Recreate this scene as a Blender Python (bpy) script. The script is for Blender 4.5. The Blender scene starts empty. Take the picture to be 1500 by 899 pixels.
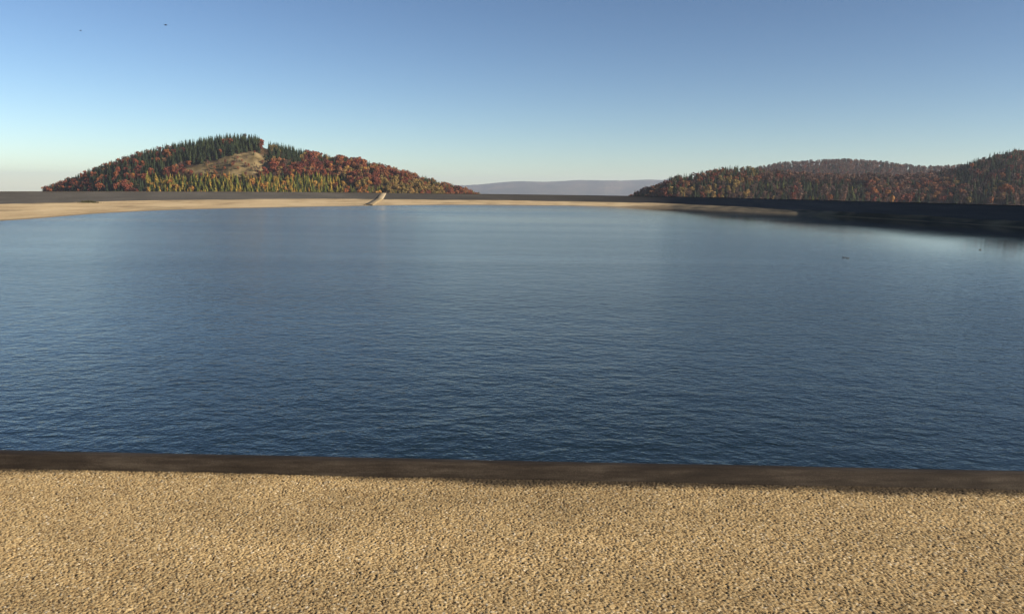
import bpy, math, random
import numpy as np
from mathutils import Matrix, Vector

random.seed(11)
RNG = np.random.default_rng(11)
SC = bpy.context.scene
COL = SC.collection

# ------------------------------------------------------------------ levels (metres)
CREST = 3.8          # level of the path on the crest; the water lies at 0
EYE = 5.5
VALLEY = -60.0

# ------------------------------------------------------------------ camera
PITCH, ROLL, FOCAL = math.radians(8.22), math.radians(0.70), 1177.0
FW = np.array([0, math.cos(PITCH), -math.sin(PITCH)])
R0 = np.array([1.0, 0, 0])
U0 = np.array([0, math.sin(PITCH), math.cos(PITCH)])
RT = math.cos(ROLL) * R0 + math.sin(ROLL) * U0
UP = -math.sin(ROLL) * R0 + math.cos(ROLL) * U0
EYEV = np.array([0, 0, EYE])

cam = bpy.data.cameras.new('camera')
cam.sensor_width = 36
cam.lens = 36 * FOCAL / 1500
cam.clip_start = 0.1
cam.clip_end = 30000
co = bpy.data.objects.new('camera', cam)
COL.objects.link(co)
co.matrix_world = Matrix(((RT[0], UP[0], -FW[0], 0), (RT[1], UP[1], -FW[1], 0), (RT[2], UP[2], -FW[2], EYE), (0, 0, 0, 1)))
SC.camera = co


def project(P):
    """World points (n,3) to photograph pixels and depth."""
    d = np.asarray(P, float) - EYEV
    z = d @ FW
    return 750 + FOCAL * (d @ RT) / z, 449.5 - FOCAL * (d @ UP) / z, z


def horizon_y(px):
    return 280 + (np.asarray(px, float) - 750) * math.tan(ROLL)


# ------------------------------------------------------------------ noise in numpy
def _hash(ix, iy, seed):
    h = (ix.astype(np.int64) * 374761393 + iy.astype(np.int64) * 668265263 + seed * 1442695041) & 0x7fffffff
    h = ((h ^ (h >> 13)) * 1274126177) & 0x7fffffff
    h = (h ^ (h >> 16)) & 0xffff
    return h / 65535.0


def vnoise(x, y, seed=0):
    ix, iy = np.floor(x), np.floor(y)
    fx, fy = x - ix, y - iy
    fx, fy = fx * fx * (3 - 2 * fx), fy * fy * (3 - 2 * fy)
    a, b = _hash(ix, iy, seed), _hash(ix + 1, iy, seed)
    c, d = _hash(ix, iy + 1, seed), _hash(ix + 1, iy + 1, seed)
    return (a + (b - a) * fx) * (1 - fy) + (c + (d - c) * fx) * fy


def fbm(x, y, seed=0, n=4):
    x, y = np.asarray(x, float), np.asarray(y, float)
    s, a, t = 0, 1.0, 0
    for k in range(n):
        s = s + a * vnoise(x, y, seed + 17 * k)
        t += a
        x, y, a = x * 2.03 + 5.1, y * 2.03 + 9.7, a * 0.5
    return s / t


# ------------------------------------------------------------------ mesh helpers
def mesh_np(name, V, F, mats, mat_index=None, smooth=False, cols=None):
    """V (n,3); F (m,3) or (m,4) or a list of such arrays."""
    if not isinstance(F, list):
        F = [F]
    F = [np.asarray(f, np.int32) for f in F if len(f)]
    me = bpy.data.meshes.new(name)
    me.vertices.add(len(V))
    me.vertices.foreach_set('co', np.asarray(V, np.float32).ravel())
    loops = np.concatenate([f.ravel() for f in F])
    sizes = np.concatenate([np.full(len(f), f.shape[1], np.int32) for f in F])
    starts = np.concatenate([[0], np.cumsum(sizes)[:-1]]).astype(np.int32)
    me.loops.add(len(loops))
    me.loops.foreach_set('vertex_index', loops)
    me.polygons.add(len(sizes))
    me.polygons.foreach_set('loop_start', starts)
    me.polygons.foreach_set('loop_total', sizes)
    for m in (mats if isinstance(mats, (list, tuple)) else [mats]):
        me.materials.append(m)
    if mat_index is not None:
        me.polygons.foreach_set('material_index', np.asarray(mat_index, np.int32))
    if smooth:
        me.polygons.foreach_set('use_smooth', np.ones(len(sizes), bool))
    if cols is not None:
        a = me.color_attributes.new('cover', 'FLOAT_COLOR', 'POINT')
        a.data.foreach_set('color', np.asarray(cols, np.float32).ravel())
    me.update()
    me.validate()
    return me


def link(name, me, kind=None, label=None, cat=None, group=None, parent=None, loc=None):
    o = bpy.data.objects.new(name, me)
    COL.objects.link(o)
    if kind: o['kind'] = kind
    if label: o['label'] = label
    if cat: o['category'] = cat
    if group: o['group'] = group
    if parent: o.parent = parent
    if loc is not None: o.location = loc
    return o


def grid_faces(nu, nv, wrap=False):
    """Quads for a vertex array of nu rows by nv columns, index = i*nv + j; wrap joins the last row to the first."""
    i = np.arange(nu if wrap else nu - 1)
    j = np.arange(nv - 1)
    I, J = np.meshgrid(i, j, indexing='ij')
    I2 = (I + 1) % nu
    return np.stack([I * nv + J, I * nv + J + 1, I2 * nv + J + 1, I2 * nv + J], -1).reshape(-1, 4)


# ------------------------------------------------------------------ material helpers
def new_mat(name):
    m = bpy.data.materials.new(name)
    m.use_nodes = True
    nt = m.node_tree
    return m, nt, nt.nodes['Principled BSDF']


def N(nt, t, **kw):
    n = nt.nodes.new(t)
    for k, v in kw.items():
        setattr(n, k, v)
    return n


def noise(nt, vec, scale, detail=4, rough=0.55, dist=0.0):
    n = N(nt, 'ShaderNodeTexNoise')
    n.inputs['Scale'].default_value = scale
    n.inputs['Detail'].default_value = detail
    n.inputs['Roughness'].default_value = rough
    n.inputs['Distortion'].default_value = dist
    if vec is not None:
        nt.links.new(vec, n.inputs['Vector'])
    return n.outputs['Fac']


def mapping(nt, vec, scale=(1, 1, 1), rot=(0, 0, 0)):
    n = N(nt, 'ShaderNodeMapping')
    n.inputs['Scale'].default_value = scale
    n.inputs['Rotation'].default_value = rot
    nt.links.new(vec, n.inputs['Vector'])
    return n.outputs['Vector']


def ramp(nt, fac, stops, interp='LINEAR'):
    n = N(nt, 'ShaderNodeValToRGB')
    n.color_ramp.interpolation = interp
    e = n.color_ramp.elements
    e[0].position, e[0].color = stops[0][0], (*stops[0][1], 1)
    e[1].position, e[1].color = stops[-1][0], (*stops[-1][1], 1)
    for p, c in stops[1:-1]:
        x = e.new(p)
        x.color = (*c, 1)
    nt.links.new(fac, n.inputs['Fac'])
    return n.outputs['Color']


def mathn(nt, op, a, b=None, c=None):
    n = N(nt, 'ShaderNodeMath', operation=op)
    for k, v in enumerate((a, b, c)):
        if v is None: continue
        if isinstance(v, (int, float)): n.inputs[k].default_value = v
        else: nt.links.new(v, n.inputs[k])
    return n.outputs[0]


def mixc(nt, fac, a, b, blend='MIX'):
    n = N(nt, 'ShaderNodeMix', data_type='RGBA', blend_type=blend)
    for s, v in ((n.inputs[0], fac), (n.inputs[6], a), (n.inputs[7], b)):
        if isinstance(v, (int, float)): s.default_value = v
        elif isinstance(v, tuple): s.default_value = (*v, 1)
        else: nt.links.new(v, s)
    return n.outputs[2]


def bump(nt, bsdf, h, strength=0.5, dist=0.02, normal=None):
    n = N(nt, 'ShaderNodeBump')
    n.inputs['Strength'].default_value = strength
    n.inputs['Distance'].default_value = dist
    nt.links.new(h, n.inputs['Height'])
    if normal is not None: nt.links.new(normal, n.inputs['Normal'])
    if bsdf is not None: nt.links.new(n.outputs[0], bsdf.inputs['Normal'])
    return n.outputs[0]


def objco(nt):
    return N(nt, 'ShaderNodeTexCoord').outputs['Object']


# ------------------------------------------------------------------ materials
def mat_asphalt():
    m, nt, b = new_mat('weathered_asphalt')
    c = objco(nt)
    n1 = noise(nt, mapping(nt, c, (0.05, 0.05, 1.2)), 1.0, 5, 0.6)
    n2 = noise(nt, c, 2.5, 4, 0.7)
    f = mathn(nt, 'ADD', mathn(nt, 'MULTIPLY', n1, 0.65), mathn(nt, 'MULTIPLY', n2, 0.35))
    col = ramp(nt, f, [(0.3, (0.028, 0.027, 0.025)), (0.55, (0.050, 0.047, 0.043)), (0.75, (0.080, 0.075, 0.067))])
    nt.links.new(col, b.inputs['Base Color'])
    b.inputs['Roughness'].default_value = 0.9
    b.inputs['Specular IOR Level'].default_value = 0.2
    bump(nt, b, n2, 0.4, 0.05)
    return m


def mat_beach():
    m, nt, b = new_mat('dry_silt')
    c = objco(nt)
    n1 = noise(nt, mapping(nt, c, (0.10, 0.035, 1), (0, 0, 0.2)), 1.0, 5, 0.6, 0.6)
    n2 = noise(nt, c, 1.4, 5, 0.7)
    f = mathn(nt, 'ADD', mathn(nt, 'MULTIPLY', n1, 0.7), mathn(nt, 'MULTIPLY', n2, 0.3))
    col = ramp(nt, f, [(0.30, (0.20, 0.15, 0.085)), (0.42, (0.38, 0.28, 0.155)), (0.53, (0.49, 0.375, 0.215)), (0.75, (0.56, 0.445, 0.27))])
    at = N(nt, 'ShaderNodeAttribute', attribute_name='cover')
    sep = N(nt, 'ShaderNodeSeparateColor')
    nt.links.new(at.outputs['Color'], sep.inputs[0])
    col = mixc(nt, sep.outputs[0], col, (0.045, 0.040, 0.028))      # weed patches and dark silt, plus right-shore shade put into the colour
    col = mixc(nt, sep.outputs[1], col, (0.16, 0.125, 0.08))        # ground still wet along the water
    nt.links.new(col, b.inputs['Base Color'])
    b.inputs['Roughness'].default_value = 0.95
    b.inputs['Specular IOR Level'].default_value = 0.15
    bump(nt, b, n2, 0.6, 0.12)
    return m


def mat_gravel():
    m, nt, b = new_mat('bound_gravel')
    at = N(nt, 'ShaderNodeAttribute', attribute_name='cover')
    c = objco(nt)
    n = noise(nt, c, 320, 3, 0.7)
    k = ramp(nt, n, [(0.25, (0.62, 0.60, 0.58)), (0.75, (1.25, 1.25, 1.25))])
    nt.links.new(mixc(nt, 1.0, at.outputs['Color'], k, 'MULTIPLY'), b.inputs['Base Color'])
    b.inputs['Roughness'].default_value = 0.85
    b.inputs['Specular IOR Level'].default_value = 0.25
    bump(nt, b, n, 0.5, 0.002)
    return m


def mat_path():
    m, nt, b = new_mat('gravel_far')
    c = objco(nt)
    v = N(nt, 'ShaderNodeTexVoronoi')
    v.inputs['Scale'].default_value = 105
    nt.links.new(c, v.inputs['Vector'])
    s = N(nt, 'ShaderNodeSeparateColor')
    nt.links.new(v.outputs['Color'], s.inputs[0])
    col = ramp(nt, s.outputs[0], [(0.0, (0.16, 0.108, 0.048)), (0.25, (0.31, 0.217, 0.100)), (0.7, (0.40, 0.288, 0.138)), (1.0, (0.50, 0.385, 0.21))])
    n = noise(nt, c, 0.8, 4, 0.6)
    col = mixc(nt, 1.0, col, ramp(nt, n, [(0.3, (0.8, 0.8, 0.8)), (0.7, (1.05, 1.05, 1.05))]), 'MULTIPLY')
    nt.links.new(col, b.inputs['Base Color'])
    b.inputs['Roughness'].default_value = 0.9
    bump(nt, b, mathn(nt, 'SUBTRACT', 1.0, v.outputs['Distance']), 0.7, 0.005)
    return m


def mat_kerb():
    m, nt, b = new_mat('bitumen_kerb')
    c = objco(nt)
    n1 = noise(nt, mapping(nt, c, (3, 30, 30)), 1.0, 5, 0.65)
    n2 = noise(nt, c, 160, 3, 0.7)
    n3 = noise(nt, c, 1.1, 4, 0.6)
    f = mathn(nt, 'ADD', mathn(nt, 'MULTIPLY', n1, 0.4), mathn(nt, 'ADD', mathn(nt, 'MULTIPLY', n2, 0.3), mathn(nt, 'MULTIPLY', n3, 0.3)))
    col = ramp(nt, f, [(0.38, (0.010, 0.007, 0.005)), (0.5, (0.024, 0.018, 0.013)), (0.62, (0.055, 0.044, 0.033))])
    nt.links.new(col, b.inputs['Base Color'])
    b.inputs['Roughness'].default_value = 0.85
    b.inputs['Specular IOR Level'].default_value = 0.2
    bump(nt, b, n2, 0.6, 0.004)
    return m


def mat_water():
    m, nt, b = new_mat('reservoir_water')
    c = objco(nt)
    b.inputs['Base Color'].default_value = (0.007, 0.015, 0.018, 1)
    b.inputs['Roughness'].default_value = 0.06
    b.inputs['IOR'].default_value = 1.333
    b.inputs['Specular Tint'].default_value = (1.0, 0.985, 0.91, 1)
    # wind ripples: short crests lying across the view, on top of longer undulation
    a = noise(nt, mapping(nt, c, (3.0, 3.6, 1), (0, 0, 0.45)), 2.8, 2, 0.5, 0.4)
    d = noise(nt, mapping(nt, c, (2.7, 3.4, 1), (0, 0, -0.5)), 3.9, 2, 0.5, 0.4)
    e = noise(nt, mapping(nt, c, (0.75, 0.98, 1), (0, 0, 0.3)), 3.2, 2, 0.5, 0.3)
    # gusts: long bands where the ripple is stronger or weaker, and a lee along the right bank
    g = noise(nt, mapping(nt, c, (0.006, 0.035, 1), (0, 0, 0.05)), 1.0, 3, 0.55, 0.4)
    gust = N(nt, 'ShaderNodeMapRange')
    gust.inputs['From Min'].default_value = 0.32
    gust.inputs['From Max'].default_value = 0.68
    gust.inputs['To Min'].default_value = 0.60
    gust.inputs['To Max'].default_value = 1.30
    nt.links.new(g, gust.inputs['Value'])
    sx = N(nt, 'ShaderNodeSeparateXYZ')
    nt.links.new(c, sx.inputs[0])
    lee = N(nt, 'ShaderNodeMapRange', interpolation_type='SMOOTHSTEP')
    lee.inputs['From Min'].default_value = 52
    lee.inputs['From Max'].default_value = 12
    lee.inputs['To Min'].default_value = 0.08
    lee.inputs['To Max'].default_value = 1.0
    wob = mathn(nt, 'ADD', sx.outputs[0], mathn(nt, 'MULTIPLY', mathn(nt, 'SUBTRACT', g, 0.5), 30.0))
    nt.links.new(wob, lee.inputs['Value'])
    amp = mathn(nt, 'MULTIPLY', gust.outputs[0], lee.outputs[0])
    nt.links.new(mathn(nt, 'MULTIPLY_ADD', amp, 0.10, 0.02), b.inputs['Roughness'])
    h = mathn(nt, 'ADD', mathn(nt, 'ADD', mathn(nt, 'MULTIPLY', a, 0.0105), mathn(nt, 'MULTIPLY', d, 0.0085)), mathn(nt, 'MULTIPLY', e, 0.026))
    f = noise(nt, mapping(nt, c, (1.1, 1.4, 1), (0, 0, 0.35)), 1.5, 3, 0.6, 0.3)
    h = mathn(nt, 'ADD', h, mathn(nt, 'MULTIPLY', mathn(nt, 'POWER', f, 2.0), 0.050))
    w2 = noise(nt, mapping(nt, c, (1.0, 1.25, 1), (0, 0, 0.4)), 0.42, 3, 0.65, 0.3)
    h = mathn(nt, 'ADD', h, mathn(nt, 'MULTIPLY', w2, 0.085))
    bump(nt, b, mathn(nt, 'MULTIPLY', h, amp), 1.0, WAVE)
    return m


WAVE = 0.8


def mat_cover(name, rough=0.95):
    """Ground whose colour (bare grass, forest floor) is stored per vertex as land cover."""
    m, nt, b = new_mat(name)
    at = N(nt, 'ShaderNodeAttribute', attribute_name='cover')
    n = noise(nt, objco(nt), 0.12, 6, 0.7)
    k = ramp(nt, n, [(0.3, (0.55, 0.55, 0.55)), (0.7, (1.3, 1.3, 1.3))])
    nt.links.new(mixc(nt, 1.0, at.outputs['Color'], k, 'MULTIPLY'), b.inputs['Base Color'])
    b.inputs['Roughness'].default_value = rough
    b.inputs['Specular IOR Level'].default_value = 0.1
    return m


def mat_far():
    m, nt, b = new_mat('far_forest')
    c = objco(nt)
    n1 = noise(nt, mapping(nt, c, (1, 1, 2)), 0.0028, 6, 0.6)
    n2 = noise(nt, c, 0.022, 5, 0.7)
    f = mathn(nt, 'ADD', mathn(nt, 'MULTIPLY', n1, 0.6), mathn(nt, 'MULTIPLY', n2, 0.4))
    nt.links.new(ramp(nt, f, [(0.38, (0.015, 0.025, 0.018)), (0.5, (0.05, 0.045, 0.030)), (0.62, (0.12, 0.085, 0.055))]), b.inputs['Base Color'])
    b.inputs['Roughness'].default_value = 1
    b.inputs['Specular IOR Level'].default_value = 0
    bump(nt, b, n2, 1.0, 25.0)
    return m


def mat_leaf(name, stops):
    """Foliage: each tree takes its own tint from the stops, each leaf clump varies a little."""
    m, nt, b = new_mat(name)
    oi = N(nt, 'ShaderNodeObjectInfo')
    gi = N(nt, 'ShaderNodeNewGeometry')
    ti = N(nt, 'ShaderNodeAttribute', attribute_name='tint')
    col = ramp(nt, mathn(nt, 'FRACT', mathn(nt, 'ADD', oi.outputs['Random'], ti.outputs['Fac'])), stops)
    k = ramp(nt, gi.outputs['Random Per Island'], [(0.0, (0.65, 0.65, 0.65)), (1.0, (1.35, 1.3, 1.25))])
    nt.links.new(mixc(nt, 1.0, col, k, 'MULTIPLY'), b.inputs['Base Color'])
    b.inputs['Roughness'].default_value = 0.8
    b.inputs['Specular IOR Level'].default_value = 0.15
    return m


def mat_plain(name, col, rough=0.8, var=0.25, scale=3.0, spec=0.3):
    m, nt, b = new_mat(name)
    n = noise(nt, objco(nt), scale, 4, 0.6)
    k = ramp(nt, n, [(0.3, tuple(x * (1 - var) for x in col)), (0.7, tuple(x * (1 + var) for x in col))])
    nt.links.new(k, b.inputs['Base Color'])
    b.inputs['Roughness'].default_value = rough
    b.inputs['Specular IOR Level'].default_value = spec
    return m


M_ASPHALT, M_BEACH, M_GRAVEL, M_PATH, M_KERB, M_WATER = mat_asphalt(), mat_beach(), mat_gravel(), mat_path(), mat_kerb(), mat_water()
M_COVER, M_FAR = mat_cover('hill_ground'), mat_far()
M_BARK = mat_plain('bark', (0.07, 0.055, 0.045))
LEAF = {
    'spruce': mat_leaf('spruce_needles', [(0.0, (0.014, 0.024, 0.012)), (0.6, (0.024, 0.036, 0.015)), (1.0, (0.040, 0.050, 0.018))]),
    'young': mat_leaf('young_needles', [(0.0, (0.045, 0.065, 0.016)), (0.5, (0.095, 0.110, 0.022)), (1.0, (0.17, 0.16, 0.030))]),
    'larch': mat_leaf('larch_needles', [(0.0, (0.14, 0.14, 0.030)), (0.5, (0.25, 0.185, 0.036)), (1.0, (0.33, 0.18, 0.036))]),
    'beech': mat_leaf('beech_leaves', [(0.0, (0.070, 0.023, 0.018)), (0.45, (0.140, 0.038, 0.023)), (0.75, (0.19, 0.068, 0.028)), (1.0, (0.15, 0.092, 0.045))]),
    'orange': mat_leaf('orange_leaves', [(0.0, (0.22, 0.075, 0.025)), (0.5, (0.27, 0.125, 0.032)), (1.0, (0.29, 0.18, 0.045))]),
    'birch': mat_leaf('birch_leaves', [(0.0, (0.12, 0.095, 0.032)), (0.5, (0.18, 0.13, 0.042)), (1.0, (0.22, 0.14, 0.05))]),
    'bare': mat_leaf('bare_twigs', [(0.0, (0.070, 0.045, 0.040)), (0.5, (0.10, 0.060, 0.048)), (1.0, (0.14, 0.075, 0.05))]),
}

# ------------------------------------------------------------------ the reservoir basin
K_SLOPE = -0.0257     # the near crest runs almost square to the view


def near_y(x, base=4.70):
    return base + K_SLOPE * x


CTRL = [  # inner edge of the crest, edge of the water
    ((0, near_y(0)), (0, 12.0)), ((-30, near_y(-30)), (-30, 13)), ((-60, near_y(-60)), (-55, 15)), ((-95, 13), (-80, 27)),
    ((-114, 45), (-86, 58)), ((-121, 120), (-80, 100)), ((-121, 190), (-78.5, 128)), ((-121, 222), (-83, 165)),
    ((-117, 260), (-80, 196)), ((-108, 300), (-67, 229)), ((-92, 340), (-46, 270)), ((-66, 363), (-26, 299)),
    ((-30, 369), (-5, 313)), ((0, 370), (12, 316)), ((32, 366), (28, 317)), ((62, 346), (42, 312)),
    ((80, 302), (58, 292)), ((89, 250), (74, 249)), ((93, 204), (84, 211)), ((99, 170), (90.5, 170)),
    ((101, 110), (92, 112)), ((98, 45), (86, 45)), ((84, 9), (67, 19)), ((60, near_y(60)), (52, 11.5)), ((30, near_y(30)), (30, 11.6)),
]
NC = len(CTRL)


def catmull(pts, t):
    """Closed curve through pts at parameters t (0..n), with limited tangents."""
    pts = np.asarray(pts, float)
    n = len(pts)
    i = np.floor(t).astype(int) % n
    u = (t - np.floor(t))[:, None]
    p0, p1, p2, p3 = pts[i - 1], pts[i], pts[(i + 1) % n], pts[(i + 2) % n]
    l1, l2 = np.linalg.norm(p2 - p1, axis=1)[:, None], None
    m1 = (p2 - p0) / (np.linalg.norm(p2 - p0, axis=1)[:, None] + 1e-9) * l1
    m2 = (p3 - p1) / (np.linalg.norm(p3 - p1, axis=1)[:, None] + 1e-9) * l1
    u2, u3 = u * u, u * u * u
    return (2 * u3 - 3 * u2 + 1) * p1 + (u3 - 2 * u2 + u) * m1 + (-2 * u3 + 3 * u2) * p2 + (u3 - u2) * m2


tt = np.concatenate([np.linspace(0, 0.26, 220, endpoint=False), np.linspace(0.26, NC - 1 + 0.74, 460, endpoint=False), np.linspace(NC - 1 + 0.74, NC, 220, endpoint=False)])
CR = catmull([c for c, s in CTRL], tt)
SH = catmull([s for c, s in CTRL], tt)
NT = len(tt)
tan = np.roll(CR, -1, 0) - np.roll(CR, 1, 0)
tan /= np.linalg.norm(tan, axis=1)[:, None]
OUTW = np.stack([-tan[:, 1], tan[:, 0]], 1)      # outward: the ring runs clockwise seen from above
if np.sum(OUTW * (CR - CR.mean(0))) < 0:
    OUTW = -OUTW


def ring(profile):
    """profile: list of (offset array or float outward from crest edge, z). Returns verts (NT*len)"""
    V = np.zeros((NT, len(profile), 3))
    for j, (s, z) in enumerate(profile):
        V[:, j, :2] = CR + OUTW * np.broadcast_to(np.asarray(s, float), (NT,))[:, None]
        V[:, j, 2] = z
    return V.reshape(-1, 3)


# asphalt-sealed slope from the crest down to its toe
WALL_RUN = 6.0
toe_xy = CR - OUTW * WALL_RUN
TOE_Z = 1.15 + 0.25 * (fbm(toe_xy[:, 0] / 30, toe_xy[:, 1] / 30, 3) - 0.5)
prof = []
for k in range(7):
    u = k / 6
    wob = 0.05 * (fbm(CR[:, 0] / 4 + 9 * k, CR[:, 1] / 4, 5) - 0.5) * math.sin(math.pi * u)
    prof.append((-0.02 - (WALL_RUN + 0.3) * u, CREST - 0.06 - (CREST - 0.06 - TOE_Z + 0.15) * u + wob))
link('asphalt_bank', mesh_np('asphalt_bank', ring(prof), grid_faces(NT, 7, True), M_ASPHALT, smooth=True), 'structure')

# the silt beach from the toe into the water
nb = 26
Vb, Cb = np.zeros((NT, nb, 3)), np.zeros((NT, nb, 4))
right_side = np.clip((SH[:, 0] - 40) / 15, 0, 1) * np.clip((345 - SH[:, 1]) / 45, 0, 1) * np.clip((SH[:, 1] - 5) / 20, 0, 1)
width = np.linalg.norm(SH - toe_xy, axis=1)
for j in range(nb):
    u = j / (nb - 5)
    xy = toe_xy + (SH - toe_xy) * u
    if u <= 1:
        z = TOE_Z * (1 - u) ** 1.15
    else:
        z = -0.9 * (u - 1) / 0.2 * np.ones(NT)
    rough = (fbm(xy[:, 0] / 5, xy[:, 1] / 5, 21) - 0.5) * 0.30 + (fbm(xy[:, 0] / 1.3, xy[:, 1] / 1.3, 22) - 0.5) * 0.10
    hum = (fbm(xy[:, 0] / 4, xy[:, 1] / 9, 23) - 0.35) * 1.3 * right_side * np.clip((250 - SH[:, 1]) / 30, 0.15, 1)
    w = math.sin(math.pi * min(max(u, 0), 1)) ** 0.7
    Vb[:, j, :2] = xy
    Vb[:, j, 2] = z + (rough + hum) * w
    weed = np.clip((fbm(xy[:, 0] / 9, xy[:, 1] / 22, 31) - 0.60) * 9, 0, 1) * 0.55
    toe_weed = np.clip((fbm(xy[:, 0] / 16, xy[:, 1] / 16, 33) - 0.52) * 10, 0, 1) * max(0, 1 - u * 7)
    Cb[:, j, 0] = np.clip(np.maximum(weed * 0.6, toe_weed) + right_side * (0.80 + 0.6 * (fbm(xy[:, 0] / 2.5, xy[:, 1] / 7, 35) - 0.4)), 0, 1)  # right shore darkened in colour to stand in for shade, beside the weeds
    Cb[:, j, 1] = np.clip((0.07 - z) / 0.07, 0, 1)
    Cb[:, j, 3] = 1
link('beach', mesh_np('beach', Vb.reshape(-1, 3), grid_faces(NT, nb, True), M_BEACH, smooth=True, cols=Cb.reshape(-1, 4)), 'structure')

# crest road: a ring of gravel outside the kerb
link('crest_road', mesh_np('crest_road', ring([(0.02, CREST - 0.008), (1.5, CREST - 0.008), (3.5, CREST - 0.008), (5.6, CREST - 0.03)]), grid_faces(NT, 4, True), M_PATH), 'structure')

# outer slope of the embankment; a wooded shoulder stays high along the east side
shoulder = np.clip((CR[:, 0] - 60) / 25, 0, 1) * np.clip((330 - CR[:, 1]) / 60, 0, 1)
prof = [(5.58, CREST - 0.03), (7.5, CREST - 0.5), (12 + 75 * shoulder, CREST - 2.2 + 0.6 * shoulder), (60 + 90 * shoulder, -26.0), (140 + 90 * shoulder, VALLEY - 0.5)]
VO = ring(prof)
cv = np.tile([0.085, 0.075, 0.035, 1], (len(VO), 1))
link('embankment', mesh_np('embankment', VO, grid_faces(NT, 5, True), M_COVER, cols=cv, smooth=True), 'structure')

# ground: one sheet out to the horizon
gx = np.array([-13500, -6800, -3000, -1500, -700, 0, 700, 1500, 3000, 6800, 13500.])
gy = np.array([-380, 0, 400, 900, 1500, 3000, 5000, 8800, 15000.])
GX, GY = np.meshgrid(gx, gy, indexing='ij')
VG = np.stack([GX, GY, VALLEY - np.clip(np.hypot(GX, GY) - 2400, 0, 1e9) * 0.016], -1).reshape(-1, 3)
link('ground', mesh_np('ground', VG, grid_faces(len(gx), len(gy)), M_COVER, cols=np.tile([0.07, 0.065, 0.03, 1], (len(VG), 1))), 'structure')

# water
wx = np.linspace(-100, 92, 25)
wy = np.linspace(6, 336, 34)
WX, WY = np.meshgrid(wx, wy, indexing='ij')
link('water', mesh_np('water', np.stack([WX, WY, np.zeros_like(WX)], -1).reshape(-1, 3), grid_faces(25, 34), M_WATER, smooth=True), 'structure')

# ------------------------------------------------------------------ kerb along the inner edge of the crest
KH = 0.082
kp = [(0.115, -0.05), (0.112, 0.0), (0.104, 0.030), (0.094, 0.058), (0.080, 0.074), (0.058, KH), (0.02, KH), (-0.01, KH - 0.005), (-0.032, KH - 0.022), (-0.045, 0.0), (-0.05, -0.2)]
prof = []
for j, (s, z) in enumerate(kp):
    a = fbm(CR[:, 0] * 6 + 3 * j, CR[:, 1] * 6, 41) - 0.5
    b_ = fbm(CR[:, 0] * 1.3, CR[:, 1] * 1.3, 43) - 0.5
    prof.append((s + 0.014 * a + 0.014 * b_, CREST + z + (0.008 * a + 0.010 * b_ if z > 0 else 0)))
link('kerb', mesh_np('kerb', ring(prof), grid_faces(NT, len(kp), True), M_KERB, smooth=True), 'structure')

# ------------------------------------------------------------------ gravel bound into the path where one stands close to it
CELL = 0.0092
STEP = 0.0048


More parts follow.
